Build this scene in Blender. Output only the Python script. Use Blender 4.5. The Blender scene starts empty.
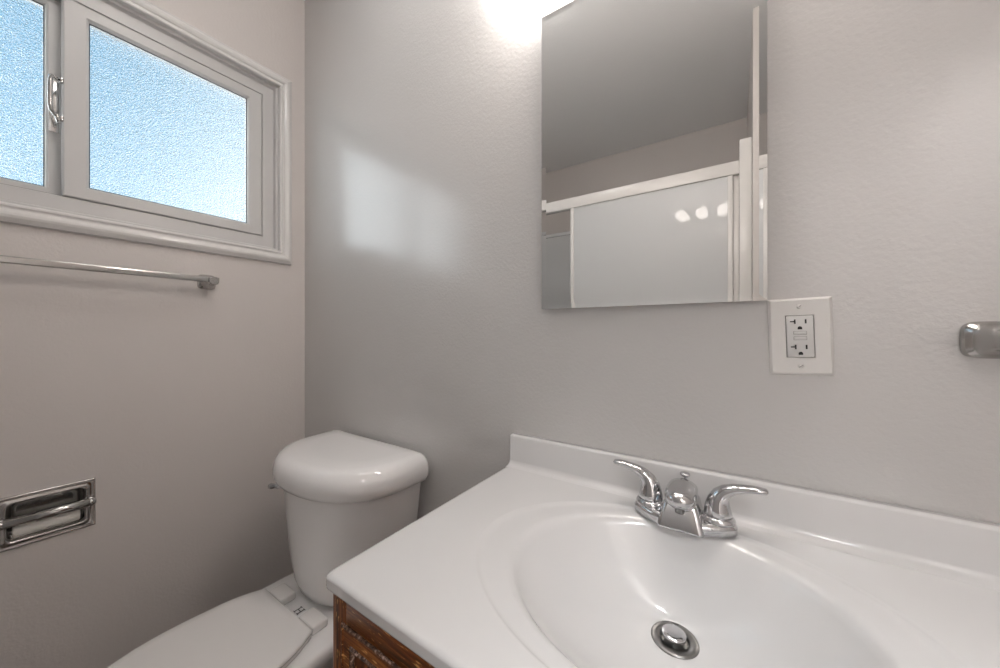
import bpy, bmesh, math, random
from mathutils import Vector, Matrix
random.seed(7)
SC = bpy.context.scene
COL = SC.collection

# ---------------------------------------------------------------- camera
F_PX = 351.0
YAW = math.atan(235.0 / 351.0)
cam_d = bpy.data.cameras.new('camera'); cam = bpy.data.objects.new('camera', cam_d); COL.objects.link(cam)
cam.location = (1.446, -0.74, 1.13)
cam.rotation_euler = (math.pi / 2, 0, YAW)
cam_d.sensor_width = 36.0; cam_d.lens = F_PX / 1000 * 36.0
cam_d.shift_y = -2.5 / 1000; cam_d.clip_start = 0.01
SC.camera = cam

# ---------------------------------------------------------------- colour management, world
SC.view_settings.view_transform = 'Standard'; SC.view_settings.look = 'None'
SC.view_settings.gamma = 1.0; SC.view_settings.use_curve_mapping = False
SC.view_settings.exposure = 0.40
SC.cycles.use_denoising = True
SC.cycles.max_bounces = 12; SC.cycles.glossy_bounces = 6; SC.cycles.transmission_bounces = 8
SC.cycles.diffuse_bounces = 6
SC.cycles.sample_clamp_indirect = 6.0

W = bpy.data.worlds.new('sky'); SC.world = W; W.use_nodes = True
wn, wl = W.node_tree.nodes, W.node_tree.links
wn.clear()
w_out = wn.new('ShaderNodeOutputWorld'); w_bg = wn.new('ShaderNodeBackground')
w_tc = wn.new('ShaderNodeTexCoord'); w_sep = wn.new('ShaderNodeSeparateXYZ')
w_m1 = wn.new('ShaderNodeMath'); w_m1.operation = 'MULTIPLY_ADD'; w_m1.inputs[1].default_value = 2.2; w_m1.inputs[2].default_value = 0.32
w_m2 = wn.new('ShaderNodeMath'); w_m2.operation = 'MULTIPLY_ADD'; w_m2.inputs[1].default_value = -1.0
w_rp = wn.new('ShaderNodeValToRGB')
e = w_rp.color_ramp.elements
e[0].position = 0.10; e[0].color = (0.10, 0.38, 0.62, 1)
e[1].position = 1.0; e[1].color = (1.6, 1.68, 1.7, 1)
m_ = e.new(0.45); m_.color = (0.42, 0.66, 0.88, 1)
SKY = 0.88
# unseen side of the sky boosted, added to strengthen the window highlight indoors
w_s1 = wn.new('ShaderNodeMath'); w_s1.operation = 'MULTIPLY_ADD'; w_s1.inputs[1].default_value = -1.0; w_s1.inputs[2].default_value = -0.30
w_s2 = wn.new('ShaderNodeMath'); w_s2.operation = 'MAXIMUM'; w_s2.inputs[1].default_value = 0.0
w_s3 = wn.new('ShaderNodeMath'); w_s3.operation = 'MULTIPLY_ADD'; w_s3.inputs[1].default_value = 5.0 * SKY; w_s3.inputs[2].default_value = SKY
wl.new(w_sep.outputs['Y'], w_s1.inputs[0]); wl.new(w_s1.outputs[0], w_s2.inputs[0]); wl.new(w_s2.outputs[0], w_s3.inputs[0]); wl.new(w_s3.outputs[0], w_bg.inputs['Strength'])
wl.new(w_tc.outputs['Generated'], w_sep.inputs[0])
w_a1 = wn.new('ShaderNodeMath'); w_a1.operation = 'ADD'; w_a1.inputs[1].default_value = -0.02
w_a2 = wn.new('ShaderNodeMath'); w_a2.operation = 'ABSOLUTE'
wl.new(w_sep.outputs['Y'], w_a1.inputs[0]); wl.new(w_a1.outputs[0], w_a2.inputs[0]); wl.new(w_a2.outputs[0], w_m1.inputs[0])
wl.new(w_sep.outputs['Z'], w_m2.inputs[0]); wl.new(w_m1.outputs[0], w_m2.inputs[2])
wl.new(w_m2.outputs[0], w_rp.inputs[0]); wl.new(w_rp.outputs[0], w_bg.inputs[0]); wl.new(w_bg.outputs[0], w_out.inputs[0])

BULB_STRENGTH = 36.0
FILL_DOME_STRENGTH = 8.0
FILL_HALL_STRENGTH = 150.0

# ---------------------------------------------------------------- materials
def new_mat(name):
    m = bpy.data.materials.new(name); m.use_nodes = True
    return m, m.node_tree.nodes, m.node_tree.links, m.node_tree.nodes['Principled BSDF']
def simple(name, col, rough=0.5, metal=0.0, coat=0.0, spec=0.5, bump=None, vary=0.0, coat_rough=0.05):
    m, n, l, b = new_mat(name)
    b.inputs['Base Color'].default_value = (*col, 1); b.inputs['Roughness'].default_value = rough
    b.inputs['Metallic'].default_value = metal; b.inputs['Coat Weight'].default_value = coat
    b.inputs['Coat Roughness'].default_value = coat_rough
    b.inputs['Specular IOR Level'].default_value = spec
    tc = n.new('ShaderNodeTexCoord')
    if bump:
        nz = n.new('ShaderNodeTexNoise'); nz.inputs['Scale'].default_value = bump[0]; nz.inputs['Detail'].default_value = 3
        bp = n.new('ShaderNodeBump'); bp.inputs['Strength'].default_value = bump[1]; bp.inputs['Distance'].default_value = bump[2]
        l.new(tc.outputs['Object'], nz.inputs['Vector']); l.new(nz.outputs['Fac'], bp.inputs['Height']); l.new(bp.outputs[0], b.inputs['Normal'])
    if vary:
        nz = n.new('ShaderNodeTexNoise'); nz.inputs['Scale'].default_value = 9; nz.inputs['Detail'].default_value = 4
        mr = n.new('ShaderNodeMapRange'); mr.inputs['To Min'].default_value = rough - vary; mr.inputs['To Max'].default_value = rough + vary
        l.new(tc.outputs['Object'], nz.inputs['Vector']); l.new(nz.outputs['Fac'], mr.inputs[0]); l.new(mr.outputs[0], b.inputs['Roughness'])
    return m
def wall_mat(name, col, rough, coat, strength=0.25):
    m, n, l, b = new_mat(name)
    tc = n.new('ShaderNodeTexCoord')
    n1 = n.new('ShaderNodeTexNoise'); n1.inputs['Scale'].default_value = 130; n1.inputs['Detail'].default_value = 3; n1.inputs['Roughness'].default_value = 0.55
    n2 = n.new('ShaderNodeTexNoise'); n2.inputs['Scale'].default_value = 26; n2.inputs['Detail'].default_value = 2
    ad = n.new('ShaderNodeMath'); ad.operation = 'MULTIPLY_ADD'; ad.inputs[1].default_value = 0.7
    bp = n.new('ShaderNodeBump'); bp.inputs['Strength'].default_value = strength; bp.inputs['Distance'].default_value = 0.004
    l.new(tc.outputs['Object'], n1.inputs['Vector']); l.new(tc.outputs['Object'], n2.inputs['Vector'])
    l.new(n2.outputs['Fac'], ad.inputs[0]); l.new(n1.outputs['Fac'], ad.inputs[2]); l.new(ad.outputs[0], bp.inputs['Height'])
    l.new(bp.outputs[0], b.inputs['Normal'])
    b.inputs['Base Color'].default_value = (*col, 1)
    b.inputs['Roughness'].default_value = rough
    b.inputs['Coat Weight'].default_value = coat; b.inputs['Coat Roughness'].default_value = 0.20
    return m
PAINT = (0.592, 0.585, 0.578)
M_wall_warm_lit = wall_mat('greige_paint_warm_lit', (0.655, 0.616, 0.595), 0.42, 0.0, 0.2)  # same paint as the back wall, with warmer, brighter light put into its colour
M_wall_gloss = wall_mat('greige_paint_satin', PAINT, 0.34, 1.0, 0.2)
M_wall_gloss.node_tree.nodes['Principled BSDF'].inputs['Coat IOR'].default_value = 1.6
M_ceil = wall_mat('ceiling_paint', (0.87, 0.87, 0.87), 0.7, 0.0, 0.1)
M_trim = simple('white_gloss_trim', (0.74, 0.73, 0.72), 0.22, bump=(40, 0.05, 0.002))
M_vinyl = simple('white_vinyl', (0.60, 0.595, 0.59), 0.35, bump=(60, 0.03, 0.001))
M_vinyl_dark = simple('window_track_grey', (0.30, 0.29, 0.28), 0.5, bump=(60, 0.03, 0.001))
M_gasket = simple('black_gasket', (0.03, 0.03, 0.035), 0.6, bump=(60, 0.03, 0.001))
M_porc = simple('white_porcelain', (0.86, 0.86, 0.86), 0.10, coat=0.5, vary=0.03)
M_plastic = simple('white_plastic', (0.78, 0.77, 0.76), 0.22, bump=(300, 0.03, 0.0005))
M_marble = simple('cultured_marble', (0.66, 0.66, 0.66), 0.16, coat=0.4, vary=0.04)
M_chrome = simple('chrome', (0.60, 0.60, 0.61), 0.07, metal=1.0, vary=0.02)
M_worn_chrome = simple('worn_chrome', (0.50, 0.49, 0.48), 0.17, metal=1.0, vary=0.07, bump=(220, 0.08, 0.0006))
M_nickel = simple('brushed_drain_steel', (0.27, 0.265, 0.26), 0.27, metal=1.0, bump=(240, 0.12, 0.0006), vary=0.08)
M_dark = simple('dark_recess', (0.012, 0.012, 0.013), 0.5, bump=(80, 0.05, 0.001))
M_mark = simple('printed_mark', (0.08, 0.08, 0.09), 0.5, bump=(80, 0.02, 0.001))
M_mirror = simple('mirror_silver', (0.88, 0.89, 0.885), 0.0, metal=1.0, bump=(1.5, 0.0, 0.0001))
M_backing = simple('mirror_backing', (0.42, 0.42, 0.42), 0.5, bump=(50, 0.05, 0.001))
M_plate = simple('outlet_plate_white', (0.74, 0.73, 0.71), 0.30, bump=(300, 0.03, 0.0005))
M_outlet = simple('outlet_face_white', (0.66, 0.66, 0.65), 0.28, bump=(300, 0.03, 0.0005))
M_alum = simple('white_aluminium', (0.80, 0.78, 0.76), 0.25, bump=(80, 0.03, 0.001))
M_surround = simple('white_tub_surround', (0.78, 0.79, 0.80), 0.16, coat=0.3, vary=0.03)
M_roll = simple('ivory_roller', (0.88, 0.86, 0.82), 0.45, bump=(200, 0.1, 0.001))

# obscure window glass: rough transmission with a pebbled surface
def obscure_glass():
    m, n, l, b = new_mat('obscure_glass')
    tc = n.new('ShaderNodeTexCoord')
    v = n.new('ShaderNodeTexNoise'); v.inputs['Scale'].default_value = 330; v.inputs['Detail'].default_value = 2
    bp = n.new('ShaderNodeBump'); bp.inputs['Strength'].default_value = 0.9; bp.inputs['Distance'].default_value = 0.004
    l.new(tc.outputs['Object'], v.inputs['Vector']); l.new(v.outputs['Fac'], bp.inputs['Height']); l.new(bp.outputs[0], b.inputs['Normal'])
    b.inputs['Transmission Weight'].default_value = 1.0; b.inputs['IOR'].default_value = 1.35
    b.inputs['Roughness'].default_value = 0.22; b.inputs['Base Color'].default_value = (0.97, 0.99, 1, 1)
    return m
M_glass = obscure_glass()
# frosted shower door panels
def shower_glass():
    m, n, l, b = new_mat('frosted_shower_panel')
    tc = n.new('ShaderNodeTexCoord')
    v = n.new('ShaderNodeTexNoise'); v.inputs['Scale'].default_value = 190; v.inputs['Detail'].default_value = 2
    bp = n.new('ShaderNodeBump'); bp.inputs['Strength'].default_value = 0.06; bp.inputs['Distance'].default_value = 0.0005
    l.new(tc.outputs['Object'], v.inputs['Vector']); l.new(v.outputs['Fac'], bp.inputs['Height']); l.new(bp.outputs[0], b.inputs['Normal'])
    b.inputs['Base Color'].default_value = (0.72, 0.73, 0.74, 1); b.inputs['Roughness'].default_value = 0.45; b.inputs['Coat Weight'].default_value = 0.9; b.inputs['Coat Roughness'].default_value = 0.02
    b.inputs['Transmission Weight'].default_value = 0.12
    return m
M_frost = shower_glass()
# bulb
def bulb_mat(name, strength):
    m, n, l, b = new_mat(name)
    b.inputs['Base Color'].default_value = (1, 1, 1, 1)
    b.inputs['Emission Color'].default_value = (1.0, 0.90, 0.83, 1); b.inputs['Emission Strength'].default_value = strength
    return m
M_bulb = bulb_mat('lit_globe', BULB_STRENGTH); M_fill_dome = bulb_mat('fill_dome_glow', FILL_DOME_STRENGTH)
M_fill_hall = bulb_mat('hall_fill_glow', FILL_HALL_STRENGTH)
for m_, c_ in ((M_fill_dome, (1.0, 0.965, 0.93)), (M_fill_hall, (0.95, 0.98, 1.0))): m_.node_tree.nodes['Principled BSDF'].inputs['Emission Color'].default_value = (*c_, 1)
# dark stained oak, worn
def wood(name, axis, panel=False):
    m, n, l, b = new_mat(name)
    tc = n.new('ShaderNodeTexCoord'); mp = n.new('ShaderNodeMapping')
    s = {'x': (3, 60, 60), 'z': (60, 60, 3)}[axis]
    mp.inputs['Scale'].default_value = s
    l.new(tc.outputs['Object'], mp.inputs[0])
    n1 = n.new('ShaderNodeTexNoise'); n1.inputs['Scale'].default_value = 2.2; n1.inputs['Detail'].default_value = 7; n1.inputs['Roughness'].default_value = 0.7; n1.inputs['Distortion'].default_value = 0.4
    l.new(mp.outputs[0], n1.inputs['Vector'])
    r = n.new('ShaderNodeValToRGB'); e = r.color_ramp.elements
    e[0].position = 0.36; e[0].color = (0.030, 0.009, 0.003, 1)
    e[1].position = 0.78; e[1].color = (0.60, 0.24, 0.06, 1)
    k = e.new(0.52); k.color = (0.17, 0.046, 0.009, 1)
    l.new(n1.outputs['Fac'], r.inputs[0])
    # golden flecks where the stain has rubbed through
    mp2 = n.new('ShaderNodeMapping'); mp2.inputs['Scale'].default_value = {'x': (60, 200, 330), 'z': (330, 200, 60)}[axis]
    l.new(tc.outputs['Object'], mp2.inputs[0])
    n2 = n.new('ShaderNodeTexNoise'); n2.inputs['Scale'].default_value = 1.0; n2.inputs['Detail'].default_value = 2
    l.new(mp2.outputs[0], n2.inputs['Vector'])
    r2 = n.new('ShaderNodeValToRGB'); e = r2.color_ramp.elements
    e[0].position = 0.61; e[0].color = (0, 0, 0, 1); e[1].position = 0.68; e[1].color = (1, 1, 1, 1)
    l.new(n2.outputs['Fac'], r2.inputs[0])
    mx = n.new('ShaderNodeMix'); mx.data_type = 'RGBA'; mx.inputs[7].default_value = (0.70, 0.38, 0.14, 1)
    l.new(r2.outputs[0], mx.inputs[0]); l.new(r.outputs[0], mx.inputs[6])
    l.new(mx.outputs[2], b.inputs['Base Color'])
    bp = n.new('ShaderNodeBump'); bp.inputs['Strength'].default_value = 0.35; bp.inputs['Distance'].default_value = 0.001
    l.new(n1.outputs['Fac'], bp.inputs['Height']); l.new(bp.outputs[0], b.inputs['Normal'])
    b.inputs['Roughness'].default_value = 0.30; b.inputs['Coat Weight'].default_value = 0.25
    return m
M_wood_x = wood('dark_oak_rail', 'x'); M_wood_z = wood('dark_oak_stile', 'z')
# peeled, greyed varnish on the mouldings
def peeled():
    m, n, l, b = new_mat('peeled_varnish')
    tc = n.new('ShaderNodeTexCoord')
    n1 = n.new('ShaderNodeTexNoise'); n1.inputs['Scale'].default_value = 230; n1.inputs['Detail'].default_value = 5
    l.new(tc.outputs['Object'], n1.inputs['Vector'])
    r = n.new('ShaderNodeValToRGB'); e = r.color_ramp.elements
    e[0].position = 0.40; e[0].color = (0.035, 0.014, 0.007, 1)
    e[1].position = 0.68; e[1].color = (0.46, 0.35, 0.29, 1)
    k = e.new(0.54); k.color = (0.15, 0.08, 0.05, 1)
    l.new(n1.outputs['Fac'], r.inputs[0]); l.new(r.outputs[0], b.inputs['Base Color'])
    b.inputs['Roughness'].default_value = 0.35
    return m
M_peel = peeled()
def floor_mat():
    m, n, l, b = new_mat('brown_floor_tile')
    tc = n.new('ShaderNodeTexCoord'); br = n.new('ShaderNodeTexBrick')
    br.offset = 0.0; br.inputs['Scale'].default_value = 1.0
    br.inputs['Brick Width'].default_value = 0.305; br.inputs['Row Height'].default_value = 0.305; br.inputs['Mortar Size'].default_value = 0.003
    br.inputs['Color1'].default_value = (0.12, 0.095, 0.08, 1); br.inputs['Color2'].default_value = (0.15, 0.12, 0.10, 1); br.inputs['Mortar'].default_value = (0.07, 0.06, 0.055, 1)
    l.new(tc.outputs['Object'], br.inputs['Vector']); l.new(br.outputs['Color'], b.inputs['Base Color'])
    b.inputs['Roughness'].default_value = 0.4
    return m
M_floor = floor_mat()

# ---------------------------------------------------------------- mesh helpers
class MB:
    """collects shapes (world coordinates) into one mesh"""
    def __init__(s): s.bm = bmesh.new()
    def quad(s, vs, mi=0, smooth=False):
        f = s.bm.faces.new([s.bm.verts.new(v) for v in vs]); f.material_index = mi; f.smooth = smooth; return f
    def box(s, lo, hi, bev=0.0, seg=2, mi=0, rot=None, piv=None):
        t = bmesh.new()
        r = bmesh.ops.create_cube(t, size=1.0)
        c = [(a + b) / 2 for a, b in zip(lo, hi)]; d = [b - a for a, b in zip(lo, hi)]
        for v in t.verts: v.co = Vector((v.co.x * d[0] + c[0], v.co.y * d[1] + c[1], v.co.z * d[2] + c[2]))
        if bev > 0: bmesh.ops.bevel(t, geom=t.edges[:], offset=bev, segments=seg, profile=0.5, affect='EDGES')
        if rot is not None:
            p = Vector(piv or c)
            for v in t.verts: v.co = rot @ (v.co - p) + p
        s._merge(t, mi, bev > 0); return s
    def _merge(s, t, mi, smooth):
        mp = {v: s.bm.verts.new(v.co) for v in t.verts}
        for f in t.faces:
            g = s.bm.faces.new([mp[v] for v in f.verts]); g.material_index = mi; g.smooth = smooth
        t.free()
    def loft(s, rings, cap0=True, cap1=True, mi=0, smooth=True, closed=True):
        vs = [[s.bm.verts.new(p) for p in r] for r in rings]
        n = len(rings[0])
        for a, b in zip(vs, vs[1:]):
            for i in range(n if closed else n - 1):
                j = (i + 1) % n
                f = s.bm.faces.new((a[i], a[j], b[j], b[i])); f.smooth = smooth; f.material_index = mi
        if cap0: f = s.bm.faces.new(vs[0][::-1]); f.material_index = mi; f.smooth = False
        if cap1: f = s.bm.faces.new(vs[-1]); f.material_index = mi; f.smooth = False
        return s
    def lathe(s, prof, c, axis='z', n=32, mi=0, smooth=True):
        """prof: (radius, height) pairs"""
        rings = []
        for r, h in prof:
            ring = []
            for i in range(n):
                a = 2 * math.pi * i / n; u, v = r * math.cos(a), r * math.sin(a)
                p = {'z': (u, v, h), 'x': (h, u, v), 'y': (u, h, -v)}[axis]
                ring.append((c[0] + p[0], c[1] + p[1], c[2] + p[2]))
            rings.append(ring)
        return s.loft(rings, mi=mi, smooth=smooth)
    def tube(s, pts, radii, n=16, mi=0, flat=None):
        """sweep of an ellipse; flat = list of (ra, rb) scale"""
        pts = [Vector(p) for p in pts]; rings = []
        up0 = Vector((0, 1, 0))
        for i, p in enumerate(pts):
            d = (pts[min(i + 1, len(pts) - 1)] - pts[max(i - 1, 0)]).normalized()
            u = up0 - d * up0.dot(d)
            if u.length < 1e-4: u = Vector((1, 0, 0))
            u.normalize(); v = d.cross(u)
            ra, rb = radii[i] if isinstance(radii[i], tuple) else (radii[i], radii[i])
            rings.append([p + u * ra * math.cos(2 * math.pi * k / n) + v * rb * math.sin(2 * math.pi * k / n) for k in range(n)])
        return s.loft(rings, mi=mi)
    def build(s, name, mats, parent=None, origin=None, kind=None, sub=0, crease_angle=None, **props):
        mats = mats if isinstance(mats, (list, tuple)) else [mats]
        bmesh.ops.recalc_face_normals(s.bm, faces=s.bm.faces[:])
        off = Vector(origin) if origin is not None else (world_origin(parent) if parent else Vector((0, 0, 0)))
        for v in s.bm.verts: v.co -= off
        me = bpy.data.meshes.new(name); s.bm.to_mesh(me); s.bm.free()
        for m in mats: me.materials.append(m)
        o = bpy.data.objects.new(name, me); COL.objects.link(o)
        if parent: o.parent = parent; o.location = off - world_origin(parent)
        else: o.location = off
        if sub:
            md = o.modifiers.new('sub', 'SUBSURF'); md.levels = sub; md.render_levels = sub
        if kind: o['kind'] = kind
        for k, v in props.items(): o[k] = v
        return o
def world_origin(o):
    p = Vector((0, 0, 0))
    while o: p += o.location; o = o.parent
    return p
def thing(name, label, cat, loc=(0, 0, 0), group=None, kind=None):
    o = bpy.data.objects.new(name, None); COL.objects.link(o); o.location = loc; o.empty_display_size = 0.05
    if label: o['label'] = label
    if cat: o['category'] = cat
    if group: o['group'] = group
    if kind: o['kind'] = kind
    return o

H = 2.466; XR = 2.30; YF = -1.98; YP = -1.09; XP = 1.508
# ---------------------------------------------------------------- room shell
YH = -2.75
MB().box((-0.12, YH - 0.1, -0.1), (XR + 0.12, 0.12, 0)).build('floor', M_floor, kind='structure')
MB().box((-0.12, YH - 0.1, H), (XR + 0.12, 0.12, H + 0.1)).build('ceiling', M_ceil, kind='structure')
OY0, OY1, OZ0, OZ1 = -1.09, -0.100, 1.435, 2.058       # window opening
b = MB()
b.box((-0.12, YF, 0), (0, OY0, H)); b.box((-0.12, OY1, 0), (0, 0, H))
b.box((-0.12, OY0, OZ1), (0, OY1, H))
HY0, HY1, HZ0_, HZ1_ = -0.704, -0.573, 0.621, 0.720      # niche for the recessed paper holder
b.box((-0.12, OY0, 0), (0, HY0, OZ0)); b.box((-0.12, HY1, 0), (0, OY1, OZ0))
b.box((-0.12, HY0, 0), (0, HY1, HZ0_)); b.box((-0.12, HY0, HZ1_), (0, HY1, OZ0))
b.build('wall_left', M_wall_warm_lit, kind='structure')
MB().box((-0.12, 0, 0), (XR + 0.12, 0.12, H)).build('wall_back', M_wall_gloss, kind='structure')
MB().box((-0.12, YF - 0.1, 0), (XP + 0.10, YF, H)).build('wall_front', M_wall_warm_lit, kind='structure')
MB().box((XR, YH, 0), (XR + 0.12, 0, H)).build('wall_right', M_wall_warm_lit, kind='structure')
DX0, DX1, DZ = 1.64, 2.25, 2.03                        # unseen doorway, set here so hall fill light reaches the back wall
b = MB(); b.box((XP, YF, 0), (XP + 0.10, YP - 0.10, H)); b.box((XP, YP - 0.10, 0), (DX0, YP, H)); b.box((DX0, YP - 0.10, DZ), (DX1, YP, H)); b.box((DX1, YP - 0.10, 0), (XR, YP, H))
b.build('wall_partition', M_wall_warm_lit, kind='structure')
MB().box((XP, YH, 0), (XP + 0.10, YF - 0.10, H)).build('wall_hall', M_wall_warm_lit, kind='structure')
MB().box((XP, YH - 0.1, 0), (XR + 0.12, YH, H)).build('wall_far', M_wall_warm_lit, kind='structure')
MB().box((0, -0.012, 0), (0.99, 0, 0.085), bev=0.003).build('baseboard_back', M_trim, kind='structure')
MB().box((0, -1.19, 0), (0.012, -0.013, 0.085), bev=0.003).build('baseboard_left', M_trim, kind='structure')

# casing and jamb of the added hall doorway
d = thing('door_1', None, None, ((DX0 + DX1) / 2, YP, 0), kind='structure')
b = MB(); b.box((DX0 - 0.055, YP, 0), (DX0 + 0.004, YP + 0.014, DZ + 0.055), bev=0.003); b.box((DX1 - 0.004, YP, 0), (DX1 + 0.045, YP + 0.014, DZ + 0.055), bev=0.003)
b.box((DX0, YP + 0.0005, DZ - 0.004), (DX1, YP + 0.0135, DZ + 0.055), bev=0.003); b.build('door_casing', M_trim, d)
b = MB(); b.box((DX0, YP - 0.10, 0), (DX0 + 0.012, YP, DZ)); b.box((DX1 - 0.012, YP - 0.10, 0), (DX1, YP, DZ)); b.box((DX0 + 0.012, YP - 0.10, DZ - 0.012), (DX1 - 0.012, YP, DZ)); b.build('door_jamb', M_trim, d)
# ---------------------------------------------------------------- window
w = thing('window_1', None, None, (0, (OY0 + OY1) / 2, OZ0), kind='structure')
def rect_loop(x, e, y0=None, y1=None, z0=None, z1=None):
    """rectangle in the wall plane grown outwards by e"""
    y0 = OY0 if y0 is None else y0; y1 = OY1 if y1 is None else y1; z0 = OZ0 if z0 is None else z0; z1 = OZ1 if z1 is None else z1
    return [(x, y0 - e, z0 - e), (x, y1 + e, z0 - e), (x, y1 + e, z1 + e), (x, y0 - e, z1 + e)]
def frame_sweep(prof, mb, smooth=False, **k):
    rings = [rect_loop(x, e, **k) for x, e in prof]
    vs = [[mb.bm.verts.new(p) for p in r] for r in rings]
    n = len(vs)
    for i in range(n):
        a, c = vs[i], vs[(i + 1) % n]
        for q in range(4):
            f = mb.bm.faces.new((a[q], a[(q + 1) % 4], c[(q + 1) % 4], c[q])); f.smooth = smooth
    return mb
# moulded casing: stepped inner bead, cove and rounded outer edge
prof = [(0.0005, 0.0), (0.016, 0.0), (0.019, 0.003), (0.019, 0.007), (0.015, 0.010), (0.0145, 0.013), (0.018, 0.016), (0.021, 0.022), (0.022, 0.028), (0.020, 0.034), (0.016, 0.039), (0.012, 0.0445), (0.0005, 0.046)]
frame_sweep(prof, MB()).build('window_casing', M_trim, w)
# jamb lining + vinyl frame
FX = -0.012
prof = [(0.0, 0.0), (-0.10, 0.0), (-0.10, -0.05), (FX - 0.03, -0.050), (FX - 0.006, -0.050), (FX - 0.003, -0.047), (FX, -0.047), (FX, -0.012), (FX + 0.003, -0.010), (0.0, -0.008)]
frame_sweep(prof, MB()).build('window_frame', M_vinyl, w)
iy0, iy1, iz0, iz1 = OY0 + 0.05, OY1 - 0.05, OZ0 + 0.05, OZ1 - 0.05
# track grooves
b = MB()
b.box((-0.055, iy0, iz0 - 0.002), (-0.03, iy1, iz0 + 0.004)); b.box((-0.055, iy0, iz1 - 0.004), (-0.03, iy1, iz1 + 0.002))
b.build('window_track', M_vinyl_dark, w)
def sash(name, y0, y1, x0, x1, sl, sr, st, lip=0.004):
    """vinyl sash: stiles sl / sr wide, rails st wide"""
    b = MB()
    def loop(x, el, er, et): return [(x, y0 + el, iz0 + et), (x, y1 - er, iz0 + et), (x, y1 - er, iz1 - et), (x, y0 + el, iz1 - et)]
    def L(x, k, extra=0): return loop(x, sl * k - extra if k else 0.001, sr * k - extra if k else 0.001, st * k - extra if k else 0.001)
    rings = [L(x0, 0), L(x1 - 0.003, 0), loop(x1, 0.004, 0.004, 0.004), L(x1, 1, 0.006), L(x1 - 0.004, 1, 0.002), L(x1 - 0.010, 1, 0.0), L(x0, 1, 0.0)]
    vs = [[b.bm.verts.new(p) for p in r] for r in rings]
    for i in range(len(vs)):
        a, c = vs[i], vs[(i + 1) % len(vs)]
        for q in range(4): b.bm.faces.new((a[q], a[(q + 1) % 4], c[(q + 1) % 4], c[q]))
    o = b.build(name, M_vinyl, w)
    g = MB()
    gx = x1 - 0.0108
    rg = [loop(gx - 0.002, sl - 0.001, sr - 0.001, st - 0.001), loop(gx, sl - 0.001, sr - 0.001, st - 0.001), loop(gx, sl + 0.0018, sr + 0.0018, st + 0.0018), loop(gx - 0.002, sl + 0.0018, sr + 0.0018, st + 0.0018)]
    vs = [[g.bm.verts.new(p) for p in r] for r in rg]
    for i in range(4):
        a, c = vs[i], vs[(i + 1) % 4]
        for q in range(4): g.bm.faces.new((a[q], a[(q + 1) % 4], c[(q + 1) % 4], c[q]))
    g.build('gasket', M_gasket, o)
    p = MB(); p.box((gx - 0.006, y0 + sl - 0.002, iz0 + st - 0.002), (gx - 0.002, y1 - sr + 0.002, iz1 - st + 0.002))
    p.build('pane', M_glass, o)
    return o
s1 = sash('sliding_sash', -0.615, iy1, -0.040, -0.010, 0.047, 0.045, 0.036)
s2 = sash('fixed_sash', iy0, -0.600, -0.075, -0.046, 0.045, 0.040, 0.024)
# chrome pull handle with latch on the meeting stile
b = MB()
hy, hx = -0.622, -0.010
b.box((-0.046, -0.634, 1.655), (-0.0435, -0.616, 1.79), bev=0.001)
b.tube([(-0.02, -0.616, 1.782), (0.002, -0.628, 1.782), (0.010, -0.634, 1.777), (0.012, -0.636, 1.762), (0.012, -0.636, 1.705), (0.010, -0.634, 1.690), (0.002, -0.628, 1.684), (-0.02, -0.616, 1.684)],
       [0.004, 0.004, 0.0045, 0.0045, 0.0045, 0.0045, 0.004, 0.004], n=10)
b.box((-0.014, -0.6195, 1.776), (-0.004, -0.6125, 1.790), bev=0.002)
b.box((-0.014, -0.6195, 1.676), (-0.004, -0.6125, 1.690), bev=0.002)
b.tube([(0.002, -0.624, 1.690), (0.001, -0.624, 1.680), (-0.002, -0.622, 1.672), (-0.006, -0.619, 1.668)], [(0.003, 0.004), (0.0045, 0.006), (0.0045, 0.006), (0.002, 0.003)], n=10)
b.build('latch_handle', M_worn_chrome, s1, label='chrome pull handle')

# ---------------------------------------------------------------- towel bar on the left wall
def towel_post(b, wallpt, out, along, size=0.024):
    """chrome post: cushioned square escutcheon, flared arm, end block; out/along are unit vectors"""
    P = Vector(wallpt); O = Vector(out); A = Vector(along); Z = Vector((0, 0, 1))
    def sq(d, ha, hz, n=6, da=0.0, p=4.0):
        pts = []
        for i in range(32):
            t = 2 * math.pi * i / 32; c, s_ = math.cos(t), math.sin(t)
            pts.append(P + O * d + A * (da + ha * math.copysign(abs(c) ** (2 / p), c)) + Z * (hz * math.copysign(abs(s_) ** (2 / p), s_)))
        return pts
    b.loft([sq(0.0, size, size), sq(0.005, size, size), sq(0.009, size * 0.93, size * 0.93), sq(0.012, size * 0.78, size * 0.80), sq(0.020, size * 0.62, size * 0.62), sq(0.040, size * 0.52, size * 0.50), sq(0.050, size * 0.55, size * 0.50), sq(0.068, size * 0.55, size * 0.50), sq(0.071, size * 0.45, size * 0.40)])
t = thing('towel_bar', 'long chrome towel bar on the left wall under the window', 'towel bar', (0, -0.318, 1.292))
b = MB(); towel_post(b, (0, -0.318, 1.292), (1, 0, 0), (0, 1, 0)); b.build('mounting_post', M_worn_chrome, t)
b = MB(); towel_post(b, (0, -0.928, 1.292), (1, 0, 0), (0, 1, 0)); b.build('mounting_post', M_worn_chrome, t)
MB().box((0.0515, -0.940, 1.286), (0.0665, -0.303, 1.303), bev=0.002).build('bar', M_worn_chrome, t)
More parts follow.
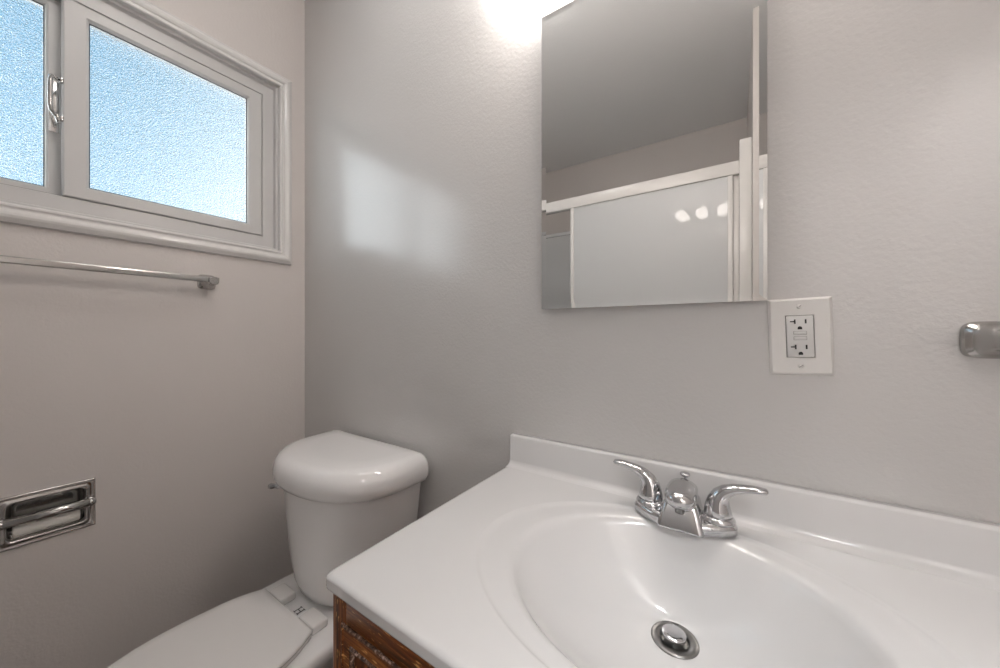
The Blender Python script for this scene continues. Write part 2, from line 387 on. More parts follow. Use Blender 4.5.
# right towel bar on the back wall
t = thing('towel_bar', 'chrome towel bar post on the back wall right of the outlet', 'towel bar', (1.722, 0, 1.119))
b = MB(); towel_post(b, (1.7225, 0, 1.119), (0, -1, 0), (1, 0, 0), size=0.0245); b.build('mounting_post', M_worn_chrome, t)
b = MB(); towel_post(b, (2.18, 0, 1.119), (0, -1, 0), (1, 0, 0), size=0.0245); b.build('mounting_post', M_worn_chrome, t)
MB().box((1.726, -0.066, 1.1105), (2.175, -0.051, 1.1275), bev=0.002).build('bar', M_worn_chrome, t)

# ---------------------------------------------------------------- recessed paper holder
t = thing('toilet_paper_holder', 'recessed chrome toilet paper holder with empty roller in the left wall', 'toilet paper holder', (0, -0.6385, 0.67))
y0, y1, z0, z1 = -0.718, -0.559, 0.607, 0.734
def rloop(x, e, r=0.0, n=6):
    """rounded rectangle of the holder inset by e"""
    a0, a1, c0, c1 = y0 + e, y1 - e, z0 + e, z1 - e; pts = []
    for cy_, cz_, s0 in ((a1 - r, c1 - r, 0), (a0 + r, c1 - r, 90), (a0 + r, c0 + r, 180), (a1 - r, c0 + r, 270)):
        for i in range(n + 1):
            q = math.radians(s0 + 90 * i / n); pts.append((x, cy_ + r * math.cos(q), cz_ + r * math.sin(q)))
    return pts
b = MB()
b.loft([rloop(0.0, 0, 0.001), rloop(0.004, 0.0, 0.001), rloop(0.006, 0.003, 0.001), rloop(0.0045, 0.005, 0.002), rloop(0.0045, 0.012, 0.010), rloop(0.0075, 0.014, 0.012), rloop(0.006, 0.018, 0.012),
        rloop(-0.010, 0.019, 0.012), rloop(-0.034, 0.021, 0.014), rloop(-0.046, 0.034, 0.012)], cap0=False)
b.build('recessed_plate', M_worn_chrome, t)
for yy in (y1 - 0.009, y0 + 0.009):
    b = MB()
    b.lathe([(0, -0.009), (0.006, -0.009), (0.009, -0.007), (0.010, 0), (0.009, 0.007), (0.006, 0.009), (0, 0.009)], (0.014, yy, 0.674), axis='y', n=20)
    b.box((0.0, yy - 0.006, 0.662), (0.014, yy + 0.006, 0.686), bev=0.003)
    b.build('roller_post', M_worn_chrome, t)
MB().lathe([(0, -0.069), (0.0065, -0.069), (0.0105, -0.066), (0.0105, -0.02), (0.0125, -0.018), (0.0125, 0.066), (0.0065, 0.069), (0, 0.069)], (0.014, -0.6385, 0.674), axis='y', n=24).build('roller', M_worn_chrome, t)
MB().lathe([(0, -0.052), (0.016, -0.052), (0.018, -0.050), (0.018, 0.050), (0.016, 0.052), (0, 0.052)], (-0.005, -0.6385, 0.648), axis='y', n=28).build('cardboard_core', M_roll, t, label='bare ivory roll core')

# ---------------------------------------------------------------- mirror cabinet door
mx0, mx1, mz0, mz1 = 1.079, 1.490, 1.181, 1.846
t = thing('wall_mirror', 'rectangular frameless mirror with angled glass edges on the back wall above the sink', 'mirror', ((mx0 + mx1) / 2, 0, mz0))
MB().box((mx0 + 0.004, -0.0155, mz0 + 0.004), (mx1 - 0.004, 0, mz1 - 0.004), bev=0.001).build('backing', M_backing, t)
b = MB(); BV, RISE = 0.011, 0.0006
def ml(y, e): return [(mx0 + e, y, mz0 + e), (mx1 - e, y, mz0 + e), (mx1 - e, y, mz1 - e), (mx0 + e, y, mz1 - e)]
b.loft([ml(-0.0155, 0), ml(-0.0200 - RISE, 0), ml(-0.0200, BV)], smooth=False)
b.build('mirror_glass', M_mirror, t)

# ---------------------------------------------------------------- vanity light above the mirror
t = thing('vanity_light', 'chrome bar light with four round lit globes above the mirror', 'light fixture', (1.307, 0, 2.02))
MB().box((1.02, -0.045, 1.965), (1.594, 0, 2.075), bev=0.006).build('light_bar', M_chrome, t)
for i in range(4):
    x = 1.307 + (i - 1.5) * 0.137
    MB().lathe([(0, -0.045), (0.022, -0.045), (0.022, -0.060), (0.018, -0.064), (0, -0.064)], (x, 0, 2.02), axis='y', n=24).build('socket', M_plastic, t)
    pr = [(0.0, -0.060), (0.014, -0.060), (0.016, -0.066)]
    for k in range(2, 13):
        a = math.pi * k / 12; pr.append((0.040 * math.sin(a), -0.101 + 0.040 * math.cos(a) * 1.0))
    pr[-1] = (0.0, -0.141)
    MB().lathe(pr, (x, 0, 2.02), axis='y', n=32).build('globe_bulb', M_bulb, t)

# ---------------------------------------------------------------- ceiling fill lights, both added out of view to even out the light
for px_, py_, mt, lb in ((0.76, -0.43, M_fill_dome, 'added white fill light dome on the bathroom ceiling between toilet and vanity'), (1.93, -1.50, M_fill_hall, 'added white fill light dome on the hall ceiling past the doorway')):
    t = thing('added_fill_light', lb, 'fill light', (px_, py_, H))
    MB().lathe([(0, 0), (0.165, 0), (0.165, -0.018), (0.15, -0.022), (0, -0.022)], (px_, py_, H), n=48).build('fill_base', M_trim, t)
    MB().lathe([(0, -0.020), (0.148, -0.020), (0.150, -0.030), (0.142, -0.050), (0.118, -0.070), (0.08, -0.084), (0.04, -0.090), (0, -0.091)], (px_, py_, H), n=48).build('fill_dome', mt, t)

# ---------------------------------------------------------------- outlet
ox, oz = 1.5325, 1.123
t = thing('electrical_outlet', 'white square-faced electrical outlet with plate on the back wall beside the mirror', 'outlet', (ox, 0, oz))
b = MB()
def orect(y, hw, hh, cz=oz, cx=ox): return [(cx - hw, y, cz - hh), (cx + hw, y, cz - hh), (cx + hw, y, cz + hh), (cx - hw, y, cz + hh)]
rr = [orect(0, 0.0395, 0.0615), orect(-0.003, 0.0395, 0.0615), orect(-0.0062, 0.0360, 0.0580), orect(-0.0062, 0.0178, 0.0342), orect(-0.003, 0.0176, 0.0340)]
b.loft(rr, cap1=False, smooth=False); b.build('cover_plate', M_plate, t)
b = MB(); b.box((ox - 0.0166, -0.0078, oz - 0.0330), (ox + 0.0166, -0.001, oz + 0.0330), bev=0.0012)
r_ = b.build('receptacle', M_outlet, t)
MB().box((ox - 0.0177, -0.0034, oz - 0.0341), (ox + 0.0177, -0.0030, oz + 0.0341)).build('shadow_gap', M_vinyl_dark, r_)
yb = -0.0080
for sgn, cz in ((1, oz + 0.0212), (-1, oz - 0.0195)):
    # T-shaped neutral slot, hot slot, rounded ground hole
    MB().box((ox - 0.0070, yb, cz - 0.0010), (ox - 0.0050, yb + 0.0006, cz + 0.0062)).box((ox - 0.0120, yb, cz + 0.0018), (ox - 0.0068, yb + 0.0006, cz + 0.0036)).build('neutral_slot', M_dark, r_)
    MB().box((ox + 0.0062, yb, cz - 0.0008), (ox + 0.0084, yb + 0.0006, cz + 0.0060)).build('hot_slot', M_dark, r_)
    b = MB(); pts = [(ox - 0.0028, yb, cz - 0.0100), (ox + 0.0028, yb, cz - 0.0100)] + [(ox + 0.0028 * math.cos(math.pi * k / 8), yb, cz - 0.0078 + 0.0028 * math.sin(math.pi * k / 8)) for k in range(9)]
    b.quad(pts); b.build('ground_hole', M_dark, r_)
for cz, nm in ((oz + 0.0056, 'test_button'), (oz - 0.0030, 'reset_button')):
    MB().box((ox - 0.0082, -0.0079, cz - 0.0028), (ox + 0.0082, -0.0070, cz + 0.0028)).build('button_gap', M_vinyl_dark, r_)
    MB().box((ox - 0.0076, -0.0090, cz - 0.0023), (ox + 0.0076, -0.0072, cz + 0.0023), bev=0.0004).build(nm, M_outlet, r_)
for cz in (oz + 0.0475, oz - 0.0475):
    b = MB(); b.lathe([(0, -0.0058), (0.0036, -0.0058), (0.0036, -0.0068), (0.0026, -0.0076), (0, -0.0078)], (ox, 0, cz), axis='y', n=20)
    s_ = b.build('plate_screw', M_plate, t)
    MB().box((ox - 0.0032, -0.0081, cz - 0.0004), (ox + 0.0032, -0.0076, cz + 0.0004), rot=Matrix.Rotation(math.radians(-38), 3, 'Y')).build('screw_slot', M_vinyl_dark, s_)

t.rotation_euler = (0, math.radians(-1.7), 0); t.location.z -= 0.0008
# ---------------------------------------------------------------- vanity cabinet
VX0, VX1, VYF, VZT = 1.000, 1.744, -0.475, 0.7890
t = thing('vanity_cabinet', 'dark stained wooden vanity cabinet with worn panel doors under the sink', 'cabinet', ((VX0 + VX1) / 2, -0.24, 0))
b = MB()
b.box((VX0, VYF + 0.018, 0.09), (VX0 + 0.016, -0.002, VZT)); b.box((VX1 - 0.016, VYF + 0.018, 0.09), (VX1, -0.002, VZT))
b.box((VX0, VYF + 0.018, 0.09), (VX1, -0.002, 0.106)); b.box((VX0 + 0.016, -0.010, 0.106), (VX1 - 0.016, -0.002, VZT))
b.build('cabinet_box', M_wood_z, t)
MB().box((VX0 + 0.01, VYF + 0.07, 0), (VX1 - 0.01, VYF + 0.085, 0.09)).build('toe_kick', M_wood_x, t)
b = MB()
b.box((VX0, VYF, 0.09), (VX0 + 0.030, VYF + 0.018, VZT), bev=0.0015); b.build('frame_stile', M_wood_z, t)
b = MB(); b.box((VX1 - 0.030, VYF, 0.09), (VX1, VYF + 0.018, VZT), bev=0.0015); b.build('frame_stile', M_wood_z, t)
b = MB(); b.box(((VX0 + VX1) / 2 - 0.02, VYF + 0.0002, 0.12), ((VX0 + VX1) / 2 + 0.02, VYF + 0.018, VZT - 0.03))
b.build('frame_stile', M_wood_z, t)
b = MB(); b.box((VX0 + 0.030, VYF + 0.0003, VZT - 0.040), (VX1 - 0.030, VYF + 0.018, VZT), bev=0.0008); b.build('frame_rail', M_wood_x, t)
b = MB(); b.box((VX0 + 0.030, VYF + 0.0003, 0.09), (VX1 - 0.030, VYF + 0.018, 0.125))
b.build('frame_rail', M_wood_x, t)
def panel_door(x0, x1, z0, z1, kx):
    def L(y, e): return [(x0 + e, y, z0 + e), (x1 - e, y, z0 + e), (x1 - e, y, z1 - e), (x0 + e, y, z1 - e)]
    b = MB(); yf = VYF - 0.0005
    b.loft([L(yf, 0), L(yf - 0.002, 0.0), L(yf - 0.0036, 0.0012), L(yf - 0.0037, 0.0028)], cap1=False, smooth=False, mi=1)
    b.loft([L(yf - 0.0037, 0.0028), L(yf - 0.0022, 0.0052), L(yf - 0.0022, 0.020)], cap0=False, cap1=False, smooth=False, mi=0)
    b.loft([L(yf - 0.0022, 0.020), L(yf - 0.0052, 0.0214), L(yf - 0.0050, 0.0232), L(yf - 0.0008, 0.0260)], cap0=False, cap1=False, smooth=False, mi=1)
    b.loft([L(yf - 0.0008, 0.0260), L(yf - 0.0006, 0.038), L(yf - 0.0045, 0.056)], cap0=False, cap1=True, smooth=False, mi=2)
    o = b.build('cabinet_door', [M_wood_x, M_peel, M_wood_z], t)
    k = MB(); k.lathe([(0, 0), (0.007, 0), (0.006, -0.010), (0.013, -0.018), (0.015, -0.024), (0.010, -0.029), (0, -0.030)], (kx, yf - 0.006, z1 - 0.14), axis='y', n=24)
    k.build('door_knob', M_worn_chrome, o)
panel_door(VX0 + 0.0240, (VX0 + VX1) / 2 - 0.004, 0.108, 0.7545, (VX0 + VX1) / 2 - 0.035)
panel_door((VX0 + VX1) / 2 + 0.004, VX1 - 0.0240, 0.108, 0.7545, (VX0 + VX1) / 2 + 0.035)

# ---------------------------------------------------------------- vanity top with integral oval basin
TX0, TX1, TYF, TZ, TB = 0.993, 1.751, -0.484, 0.810, 0.7905
BCX, BCY, BRX, BRY = 1.374, -0.254, 0.205, 0.166
ORX, ORY = 0.262, 0.190
DX, DY, DZr = 1.374, -0.182, 0.688
t = thing('vanity_sink', 'glossy white sink counter with moulded oval basin and low backsplash', 'sink', ((TX0 + TX1) / 2, -0.24, TB))
b = MB(); N = 128
def ell(cx, cy, rx, ry, z): return [(cx + rx * math.cos(2 * math.pi * i / N), cy + ry * math.sin(2 * math.pi * i / N), z) for i in range(N)]
def rrect(x0, x1, ya, yb_, r, z):
    """rounded rectangle sampled at the same angles as the basin"""
    pts = []
    for i in range(N):
        a = 2 * math.pi * i / N; dx, dy = math.cos(a), math.sin(a)
        tx = (x1 - BCX) / dx if dx > 1e-9 else ((x0 - BCX) / dx if dx < -1e-9 else 1e9)
        ty = (yb_ - BCY) / dy if dy > 1e-9 else ((ya - BCY) / dy if dy < -1e-9 else 1e9)
        tt = min(tx, ty); pts.append([BCX + dx * tt, BCY + dy * tt, z])
    # snap nearest sample to each corner, pulled in by r
    for cx, cy in ((x0, ya), (x1, ya), (x0, yb_), (x1, yb_)):
        k = min(range(N), key=lambda q: (pts[q][0] - cx) ** 2 + (pts[q][1] - cy) ** 2)
        q = r * 0.2929
        pts[k][0] = cx + (q if cx == x0 else -q); pts[k][1] = cy + (q if cy == ya else -q)
        for s_, kk in ((1, (k + 1) % N), (-1, (k - 1) % N)):
            if abs(pts[kk][0] - cx) < 1e-6: pts[kk][1] = cy + (r if cy == ya else -r)
            else: pts[kk][0] = cx + (r if cx == x0 else -r)
    return [tuple(p) for p in pts]
YB = -0.001
def RR(e, z, r): return rrect(TX0 + e, TX1 - e, TYF + e, YB, r, z)
rings = [RR(0.006, TB, 0.006), RR(0.001, TB + 0.001, 0.008), RR(0.0, TB + 0.003, 0.008), RR(0.0, TB + 0.005, 0.008), RR(0.0, TZ - 0.0055, 0.008), RR(0.0, TZ - 0.0042, 0.008), RR(0.0012, TZ - 0.0025, 0.009), RR(0.0035, TZ - 0.0006, 0.010), RR(0.0065, TZ, 0.010), RR(0.0115, TZ, 0.012)]
def blend(a, c, k): return [tuple(p * (1 - k) + q * k for p, q in zip(u, v)) for u, v in zip(a, c)]
outer = ell(BCX, BCY, ORX + 0.006, ORY + 0.004, TZ)
for k in (0.35, 0.7): rings.append(blend(RR(0.0065, TZ, 0.010), outer, k))
rings += [outer, ell(BCX, BCY, ORX + 0.003, ORY + 0.0015, TZ - 0.0003), ell(BCX, BCY, ORX, ORY, TZ - 0.0016), ell(BCX, BCY, ORX - 0.005, ORY - 0.003, TZ - 0.0030), ell(BCX, BCY, ORX - 0.010, ORY - 0.006, TZ - 0.0036),
          ell(BCX, BCY, ORX - 0.026, ORY - 0.010, TZ - 0.0039),
          ell(BCX, BCY, BRX + 0.012, BRY + 0.006, TZ - 0.0044), ell(BCX, BCY, BRX + 0.003, BRY + 0.002, TZ - 0.0058), ell(BCX, BCY, BRX - 0.003, BRY - 0.003, TZ - 0.010), ell(BCX, BCY, BRX - 0.008, BRY - 0.0075, TZ - 0.018)]
zr = TZ - 0.018
S = 14
for i in range(1, S + 1):
    u = i / S                                    # 0 rim .. 1 drain
    rx = (BRX - 0.008) * (1 - u) + 0.026 * u; ry = (BRY - 0.0075) * (1 - u) + 0.026 * u
    k = u ** 1.3
    cx = BCX * (1 - k) + DX * k; cy = BCY * (1 - k) + DY * k
    z = zr - (zr - DZr) * (1 - (1 - u) ** 2.1)
    rings.append(ell(cx, cy, rx, ry, z))
rings.append(ell(DX, DY, 0.0225, 0.0225, DZr - 0.002)); rings.append(ell(DX, DY, 0.021, 0.021, DZr - 0.03))
b.loft(rings, cap0=False, cap1=False)
b.build('countertop', M_marble, t)
# backsplash with a soft cove at its foot
b = MB()
BSX0 = 0.990
cs = [(0.0, TZ + 0.0702), (-0.0165, TZ + 0.0702), (-0.0195, TZ + 0.0685), (-0.0205, TZ + 0.066), (-0.0210, TZ + 0.012), (-0.0235, TZ + 0.005), (-0.030, TZ + 0.0014), (-0.038, TZ + 0.0003), (-0.044, TZ - 0.0006), (-0.001, TZ - 0.004)]
xs = [TX0 + 0.0005, TX0 + 0.0025, TX1 - 0.0025, TX1 - 0.0005]
b.loft([[(x, y, z) for y, z in cs] for x in xs], smooth=True)
b.build('backsplash', M_marble, t)
# drain: flange, well, stopper
b = MB(); b.lathe([(0.0, DZr - 0.028), (0.0185, DZr - 0.028), (0.0187, DZr + 0.0004), (0.0194, DZr + 0.0022), (0.0290, DZr + 0.0026), (0.0308, DZr + 0.0018), (0.0318, DZr - 0.001), (0.021, DZr - 0.003)], (DX, DY, 0), n=48)
dr = b.build('drain_flange', M_nickel, t)
MB().lathe([(0.0, 0), (0.0183, 0), (0.0183, 0.001), (0, 0.001)], (DX, DY, DZr - 0.012), n=32).build('drain_well', M_dark, dr)
MB().lathe([(0.0, -0.020), (0.005, -0.020), (0.005, -0.006), (0.0130, -0.005), (0.0160, -0.002), (0.0163, 0.0), (0.0150, 0.0015), (0.009, 0.0018), (0.004, 0.0020), (0.0, 0.0020)], (DX - 0.001, DY + 0.0012, DZr + 0.0075), n=36).build('stopper', M_chrome, dr)

# ---------------------------------------------------------------- faucet
FXc, FYc = 1.372, -0.070
t = thing('faucet', 'chrome two-handle centerset faucet on the back of the white vanity top', 'faucet', (FXc, FYc, TZ))
def base_outline(e, z, bulge=0.014):
    """pointed oval base: round ends, belly towards the basin"""
    pts = []; n = 56
    for i in range(n):
        a = 2 * math.pi * i / n; c, s_ = math.cos(a), math.sin(a)
        hw = 0.0775 - e; hd = 0.0265 - e
        x = hw * math.copysign(abs(c) ** 0.72, c); y = hd * math.copysign(abs(s_) ** 0.72, s_)
        if s_ < 0: y -= bulge * max(0.0, 1 - (x / 0.070) ** 2) * abs(s_) ** 0.5
        pts.append((FXc + x, FYc + y, z))
    return pts
b = MB(); b.loft([base_outline(0, TZ), base_outline(0, TZ + 0.010), base_outline(0.002, TZ + 0.0135), base_outline(0.005, TZ + 0.016), base_outline(0.008, TZ + 0.0165)])
b.build('base_plate', M_chrome, t)
# spout body (flared block) and hooded nose
b = MB()
def blk(hw, y0_, y1_, z, r=0.30):
    pts = []; cy = (y0_ + y1_) / 2; hd = (y1_ - y0_) / 2
    for i in range(32):
        a = 2 * math.pi * i / 32; c, s_ = math.cos(a), math.sin(a)
        pts.append((FXc + hw * math.copysign(abs(c) ** r, c), cy + hd * math.copysign(abs(s_) ** r, s_), z))
    return pts
b.loft([blk(0.0345, -0.1165, -0.047, TZ + 0.0008, 0.2), blk(0.0340, -0.1160, -0.047, TZ + 0.003, 0.2), blk(0.0250, -0.1085, -0.047, TZ + 0.037, 0.22), blk(0.0215, -0.1000, -0.048, TZ + 0.044, 0.5)])
b.build('spout_body', M_chrome, t)
b = MB(); rings = []
path = [((-0.044, 0.034), 0.016, 0.010), ((-0.050, 0.046), 0.0210, 0.014), ((-0.064, 0.052), 0.0228, 0.0150), ((-0.080, 0.0535), 0.0235, 0.0155), ((-0.096, 0.0525), 0.0235, 0.0155), ((-0.108, 0.0510), 0.0226, 0.0148), ((-0.117, 0.0495), 0.0200, 0.0130), ((-0.1230, 0.0484), 0.0155, 0.0104), ((-0.1265, 0.0477), 0.0095, 0.0065), ((-0.1280, 0.0473), 0.003, 0.002)]
for i, ((y, z), rx, rz) in enumerate(path):
    p0 = path[max(i - 1, 0)][0]; p1 = path[min(i + 1, len(path) - 1)][0]
    d = Vector((0, p1[0] - p0[0], p1[1] - p0[1])).normalized(); v = Vector((0, -d.z, d.y))
    rings.append([tuple(Vector((FXc, y, TZ + z)) + Vector((rx * math.cos(q), 0, 0)) + v * (rz * math.sin(q))) for q in [2 * math.pi * k / 28 for k in range(28)]])
b.loft(rings); b.build('spout', M_chrome, t)
MB().lathe([(0, 0), (0.0070, 0), (0.0070, 0.014), (0, 0.014)], (FXc, -0.112, TZ + 0.0305), n=24).build('aerator', M_nickel, t)
for sx in (-1, 1):
    hx_ = FXc + sx * 0.051
    MB().lathe([(0, 0.0150), (0.0242, 0.0150), (0.0245, 0.0175), (0.0225, 0.0215), (0.0205, 0.0235), (0, 0.0235)], (hx_, FYc, TZ), n=36).build('handle_collar', M_chrome, t)
    b = MB()
    P = [((0.0, 0.0225), (0.0205, 0.0205)), ((-0.0003, 0.030), (0.0200, 0.0196)), ((-0.0003, 0.039), (0.0180, 0.0178)), ((0.0010, 0.048), (0.0156, 0.0156)), ((0.0045, 0.0565), (0.0134, 0.0130)),
         ((0.0115, 0.0640), (0.0116, 0.0102)), ((0.0215, 0.0695), (0.0103, 0.0078)), ((0.034, 0.0728), (0.0096, 0.0062)), ((0.047, 0.0750), (0.0094, 0.0056)), ((0.057, 0.0755), (0.0090, 0.0052)), ((0.063, 0.0753), (0.0072, 0.0044)), ((0.0655, 0.0752), (0.0025, 0.0015))]
    pts = [(hx_ + sx * p[0][0], FYc + (-0.006 if False else 0.0), TZ + p[0][1]) for p in P]
    b.tube(pts, [p[1] for p in P], n=24)
    b.build('lever_handle', M_chrome, t)
b = MB(); b.lathe([(0, 0.015), (0.0024, 0.015), (0.0024, 0.070), (0.0035, 0.071), (0.0080, 0.0745), (0.0086, 0.0770), (0.0070, 0.0790), (0.0, 0.0800)], (FXc, -0.038, TZ - 0.010), n=24)
b.build('lift_rod', M_chrome, t)

# ---------------------------------------------------------------- toilet
TCX = 0.487
t = thing('toilet', 'white two-piece toilet with closed lid in the corner beside the vanity', 'toilet', (TCX, -0.38, 0))
def dshape(hw, yb_, ym, yf, z, n=18, p=2.25, ch=0.012, cx=TCX):
    """flat back, bowed front"""
    pts = [(cx + hw - ch, yb_, z), (cx + hw - ch * 0.3, yb_ - ch * 0.3, z), (cx + hw, yb_ - ch, z)]
    for i in range(0, n + 1):
        a = math.pi * i / n; c, s_ = math.cos(a), math.sin(a)
        pts.append((cx + hw * math.copysign(abs(c) ** (2 / p), c), ym - (ym - yf) * abs(s_) ** (2 / p), z))
    pts += [(cx - hw, yb_ - ch, z), (cx - hw + ch * 0.3, yb_ - ch * 0.3, z), (cx - hw + ch, yb_, z)]
    return pts
b = MB()
TK = 0.481
b.loft([dshape(w_, yb_, ym, yf, z, cx=TK) for w_, yb_, ym, yf, z in ((0.125, -0.045, -0.08, -0.214, 0.3965), (0.143, -0.040, -0.085, -0.230, 0.400), (0.158, -0.035, -0.09, -0.242, 0.410), (0.172, -0.030, -0.09, -0.250, 0.435),
        (0.184, -0.027, -0.09, -0.255, 0.480), (0.198, -0.025, -0.09, -0.260, 0.540), (0.210, -0.025, -0.09, -0.265, 0.620), (0.219, -0.025, -0.09, -0.269, 0.690), (0.221, -0.025, -0.09, -0.270, 0.722))])
b.build('tank', M_porc, t)
b = MB()
LB = [(0.216, -0.024, -0.264, 0.7030), (0.226, -0.021, -0.276, 0.7045), (0.236, -0.018, -0.288, 0.710), (0.241, -0.016, -0.293, 0.722), (0.242, -0.016, -0.294, 0.738), (0.239, -0.016, -0.291, 0.754), (0.234, -0.017, -0.286, 0.765), (0.227, -0.019, -0.278, 0.7745), (0.217, -0.023, -0.268, 0.7800), (0.203, -0.030, -0.254, 0.7825), (0.160, -0.060, -0.205, 0.7832)]
b.loft([dshape(hw, yb_, -0.10, yf, z, ch=0.013, p=2.25, cx=TK) for hw, yb_, yf, z in LB])
b.build('tank_lid', M_porc, t)
b = MB()
lx, ly, lz = TCX - 0.120, -0.236, 0.690
b.lathe([(0, 0.0), (0.012, 0.0), (0.012, -0.006), (0.007, -0.010), (0.007, -0.040), (0, -0.040)], (lx, ly + 0.012, lz), axis='y', n=20)
b.tube([(lx + 0.006, ly - 0.026, lz), (lx - 0.006, ly - 0.028, lz), (lx - 0.012, ly - 0.031, lz), (lx - 0.020, ly - 0.036, lz - 0.001), (lx - 0.026, ly - 0.039, lz - 0.002)], [(0.004, 0.006), (0.0045, 0.0065), (0.005, 0.0075), (0.006, 0.0085), (0.004, 0.006)], n=12)
b.build('flush_lever', M_chrome, t, label='chrome flush lever')
# bowl: pedestal, rim and rear deck
def bowl(hw, yb_, yf, z, bw=0.9, n=44):
    G = [(0, bw), (0.12, bw + (1 - bw) * 0.35), (0.3, bw + (1 - bw) * 0.85), (0.5, 1.0), (0.64, 0.965), (0.76, 0.865), (0.86, 0.70), (0.93, 0.50), (0.98, 0.26), (1.0, 0.0)]
    def g(s_):
        for (a, u), (c, v) in zip(G, G[1:]):
            if s_ <= c:
                k = (s_ - a) / (c - a); return u + (v - u) * k
        return 0
    ss = [1 - math.cos(math.pi / 2 * i / n) for i in range(n + 1)]
    ss = [math.sin(math.pi / 2 * i / n) for i in range(n + 1)]
    def gs(s_):
        d_ = 0.035; return sum(g(min(1, max(0, s_ + q))) for q in (-d_, -d_ / 2, 0, d_ / 2, d_)) / 5 if s_ < 0.9 else g(s_)
    R_ = [(TCX + hw * gs(s_), yb_ + (yf - yb_) * s_, z) for s_ in ss]
    L_ = [(TCX - hw * gs(s_), yb_ + (yf - yb_) * s_, z) for s_ in ss[:-1]]
    return R_ + L_[::-1]
b = MB()
b.loft([bowl(0.110, -0.16, -0.60, 0.0), bowl(0.112, -0.16, -0.60, 0.02), bowl(0.102, -0.17, -0.58, 0.06), bowl(0.098, -0.16, -0.57, 0.15), bowl(0.115, -0.12, -0.61, 0.24), bowl(0.150, -0.06, -0.67, 0.32), bowl(0.168, -0.035, -0.695, 0.355),
        bowl(0.174, -0.030, -0.700, 0.372), bowl(0.174, -0.030, -0.700, 0.384), bowl(0.171, -0.033, -0.697, 0.391), bowl(0.164, -0.040, -0.690, 0.3945), bowl(0.120, -0.080, -0.640, 0.395)])
b.build('bowl', M_porc, t)
# seat ring and lid
def lidshape(hw, yb_, yf, z, n=40):
    G = [(0, .735), (.05, .82), (.11, .885), (.18, .935), (.28, .965), (.38, .99), (.47, 1.0), (.58, .985), (.69, .92), (.79, .81), (.87, .67), (.93, .51), (.97, .34), (1, 0)]
    def g(s_):
        for (a, u), (c, v) in zip(G, G[1:]):
            if s_ <= c: return u + (v - u) * (s_ - a) / (c - a)
        return 0
    ss = [math.sin(math.pi / 2 * i / n) for i in range(n + 1)]
    def gs(s_):
        if s_ > 0.93: return math.sqrt(max(0, 1 - ((s_ - 0.55) / 0.45) ** 2)) * 0.93
        d_ = 0.03; return sum(g(min(1, max(0, s_ + q))) for q in (-d_, -d_ / 2, 0, d_ / 2, d_)) / 5
    R_ = [(TCX + hw * gs(s_), yb_ + (yf - yb_) * s_, z) for s_ in ss]; L_ = [(TCX - hw * gs(s_), yb_ + (yf - yb_) * s_, z) for s_ in ss[:-1]]
    return R_ + L_[::-1]
b = MB(); b.loft([lidshape(0.150, -0.300, -0.690, 0.3965), lidshape(0.158, -0.296, -0.698, 0.398), lidshape(0.160, -0.294, -0.700, 0.402), lidshape(0.158, -0.296, -0.698, 0.4065), lidshape(0.150, -0.300, -0.690, 0.408)])
b.build('seat', M_plastic, t)
b = MB(); b.loft([lidshape(0.155, -0.298, -0.696, 0.4095), lidshape(0.1625, -0.294, -0.702, 0.411), lidshape(0.164, -0.293, -0.704, 0.415), lidshape(0.163, -0.294, -0.703, 0.4185), lidshape(0.159, -0.297, -0.699, 0.4208), lidshape(0.14, -0.31, -0.675, 0.4225), lidshape(0.07, -0.38, -0.58, 0.4235)])
b.build('lid', M_plastic, t)
for sx in (-1, 1):
    cx = TCX + sx * 0.079 + 0.003
    MB().box((cx - 0.033, -0.291, 0.395), (cx + 0.033, -0.250, 0.4165), bev=0.005, seg=3).build('hinge_cap', M_plastic, t)
b = MB()
mx_, my_, mz_ = TCX + 0.006, -0.266, 0.3953
for s_ in (-1, 1):
    b.box((mx_ + s_ * 0.007 - 0.0016, my_ - 0.009, mz_), (mx_ + s_ * 0.007 + 0.0016, my_ + 0.009, mz_ + 0.0005))
    b.box((mx_ + s_ * 0.007 - 0.0045, my_ - 0.010, mz_), (mx_ + s_ * 0.007 + 0.0045, my_ - 0.0085, mz_ + 0.0005)); b.box((mx_ + s_ * 0.007 - 0.0045, my_ + 0.0085, mz_), (mx_ + s_ * 0.007 + 0.0045, my_ + 0.010, mz_ + 0.0005))
b.box((mx_ - 0.006, my_ - 0.001, mz_), (mx_ + 0.006, my_ + 0.001, mz_ + 0.0005))
b.build('printed_emblem', M_mark, t, label='small dark printed emblem')

# ---------------------------------------------------------------- tub, surround and sliding door, seen in the mirror
SY = -1.20
t = thing('bathtub', 'white bathtub behind the sliding shower doors', 'bathtub', (0.75, -1.58, 0))
b = MB()
def tr(e, z, r=0.04): 
    x0, x1, ya, yb_ = 0.004 + e, XP - 0.004 - e, YF + 0.004 + e, SY + 0.03 - e; pts = []
    for cx, cy, s0 in ((x1 - r, yb_ - r, 0), (x0 + r, yb_ - r, 90), (x0 + r, ya + r, 180), (x1 - r, ya + r, 270)):
        for i in range(7):
            q = math.radians(s0 + 15 * i); pts.append((cx + r * math.cos(q), cy + r * math.sin(q), z))
    return pts
b.loft([tr(0, 0.0, 0.004), tr(0, 0.375, 0.004), tr(0.004, 0.384, 0.006), tr(0.010, 0.388, 0.01), tr(0.065, 0.386, 0.06), tr(0.080, 0.375, 0.08), tr(0.11, 0.15, 0.12), tr(0.16, 0.09, 0.14)])
b.build('tub_shell', M_porc, t)
t = thing('tub_surround', 'glossy white wall surround panels with a top lip around the bathtub', 'shower surround', (0.75, -1.97, 0.39))
SZ = 1.94
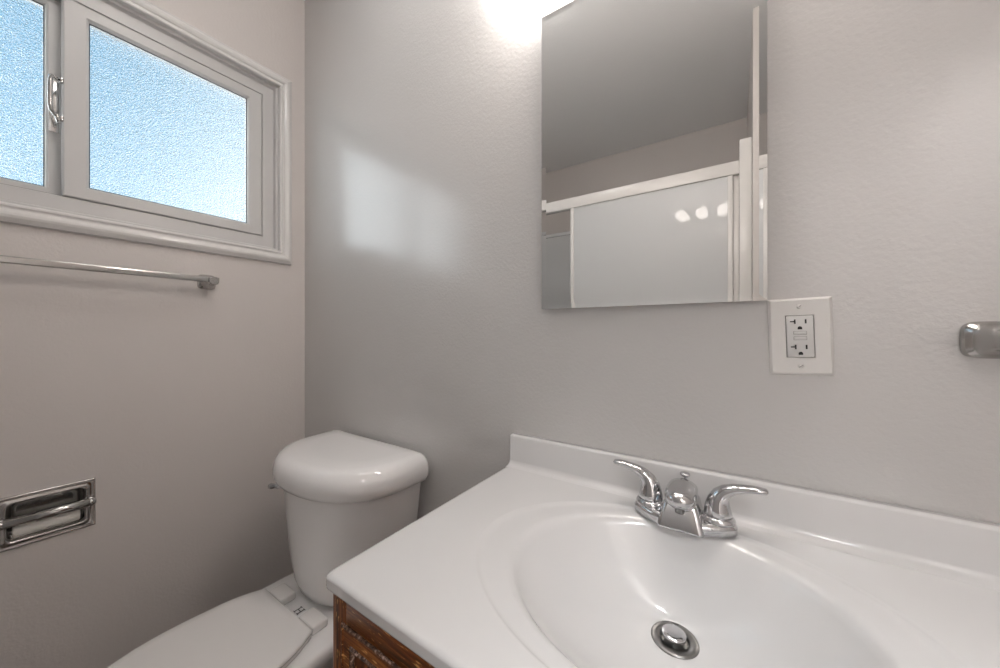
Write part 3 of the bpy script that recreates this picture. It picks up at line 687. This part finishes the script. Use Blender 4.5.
b = MB(); b.box((0.016, YF + 0.0005, 0.392), (XP - 0.016, YF + 0.012, SZ), bev=0.002); b.box((0.016, YF + 0.0005, SZ - 0.030), (XP - 0.016, YF + 0.024, SZ), bev=0.006); b.build('back_panel', M_surround, t)
b = MB(); b.box((0.0005, YF + 0.0005, 0.392), (0.012, SY - 0.035, SZ), bev=0.002); b.box((0.0005, YF + 0.0005, SZ - 0.030), (0.024, SY - 0.035, SZ), bev=0.006); b.build('end_panel', M_surround, t)
b = MB(); b.box((XP - 0.012, YF + 0.0005, 0.392), (XP - 0.0005, SY - 0.035, SZ), bev=0.002); b.box((XP - 0.024, YF + 0.0005, SZ - 0.030), (XP - 0.0005, SY - 0.035, SZ), bev=0.006); b.build('end_panel', M_surround, t)

t = thing('sliding_shower_door', 'white framed sliding shower door with frosted panels facing the sink', 'shower door', (0.75, SY, 0.39))
HZ0, HZ1 = 1.838, 1.898
MB().box((0.004, SY - 0.040, HZ0), (1.462, SY, HZ1), bev=0.004).build('header_rail', M_alum, t)
MB().box((0.004, SY - 0.040, 0.389), (1.462, SY, 0.42), bev=0.003).build('bottom_track', M_alum, t)
MB().box((0.003, SY - 0.038, 0.42), (0.030, SY - 0.004, HZ0), bev=0.003).build('side_jamb', M_alum, t)
def slider(x0, x1, y, fw, nm='sliding_panel'):
    z0_, z1_ = 0.425, 1.842
    b = MB(); b.box((x0 + 0.004, y - 0.003, z0_ + 0.01), (x1 - 0.004, y + 0.003, z1_ - 0.002)); o = b.build(nm, M_frost, t)
    b = MB()
    b.box((x0, y - 0.007, z0_), (x0 + fw, y + 0.007, z1_), bev=0.002); b.box((x1 - fw, y - 0.007, z0_), (x1, y + 0.007, z1_), bev=0.002)
    b.box((x0 + fw, y - 0.006, z0_), (x1 - fw, y + 0.006, z0_ + 0.025)); 
    b.build('panel_frame', M_alum, o)
slider(0.658, 1.438, SY - 0.012, 0.020)
slider(0.690, 1.461, SY - 0.029, 0.022)
t2 = MB().box((1.462, SY - 0.030, 0.39), (XP - 0.0005, SY + 0.012, 1.984), bev=0.003).build('side_post', M_alum, t, label='taller white end post')
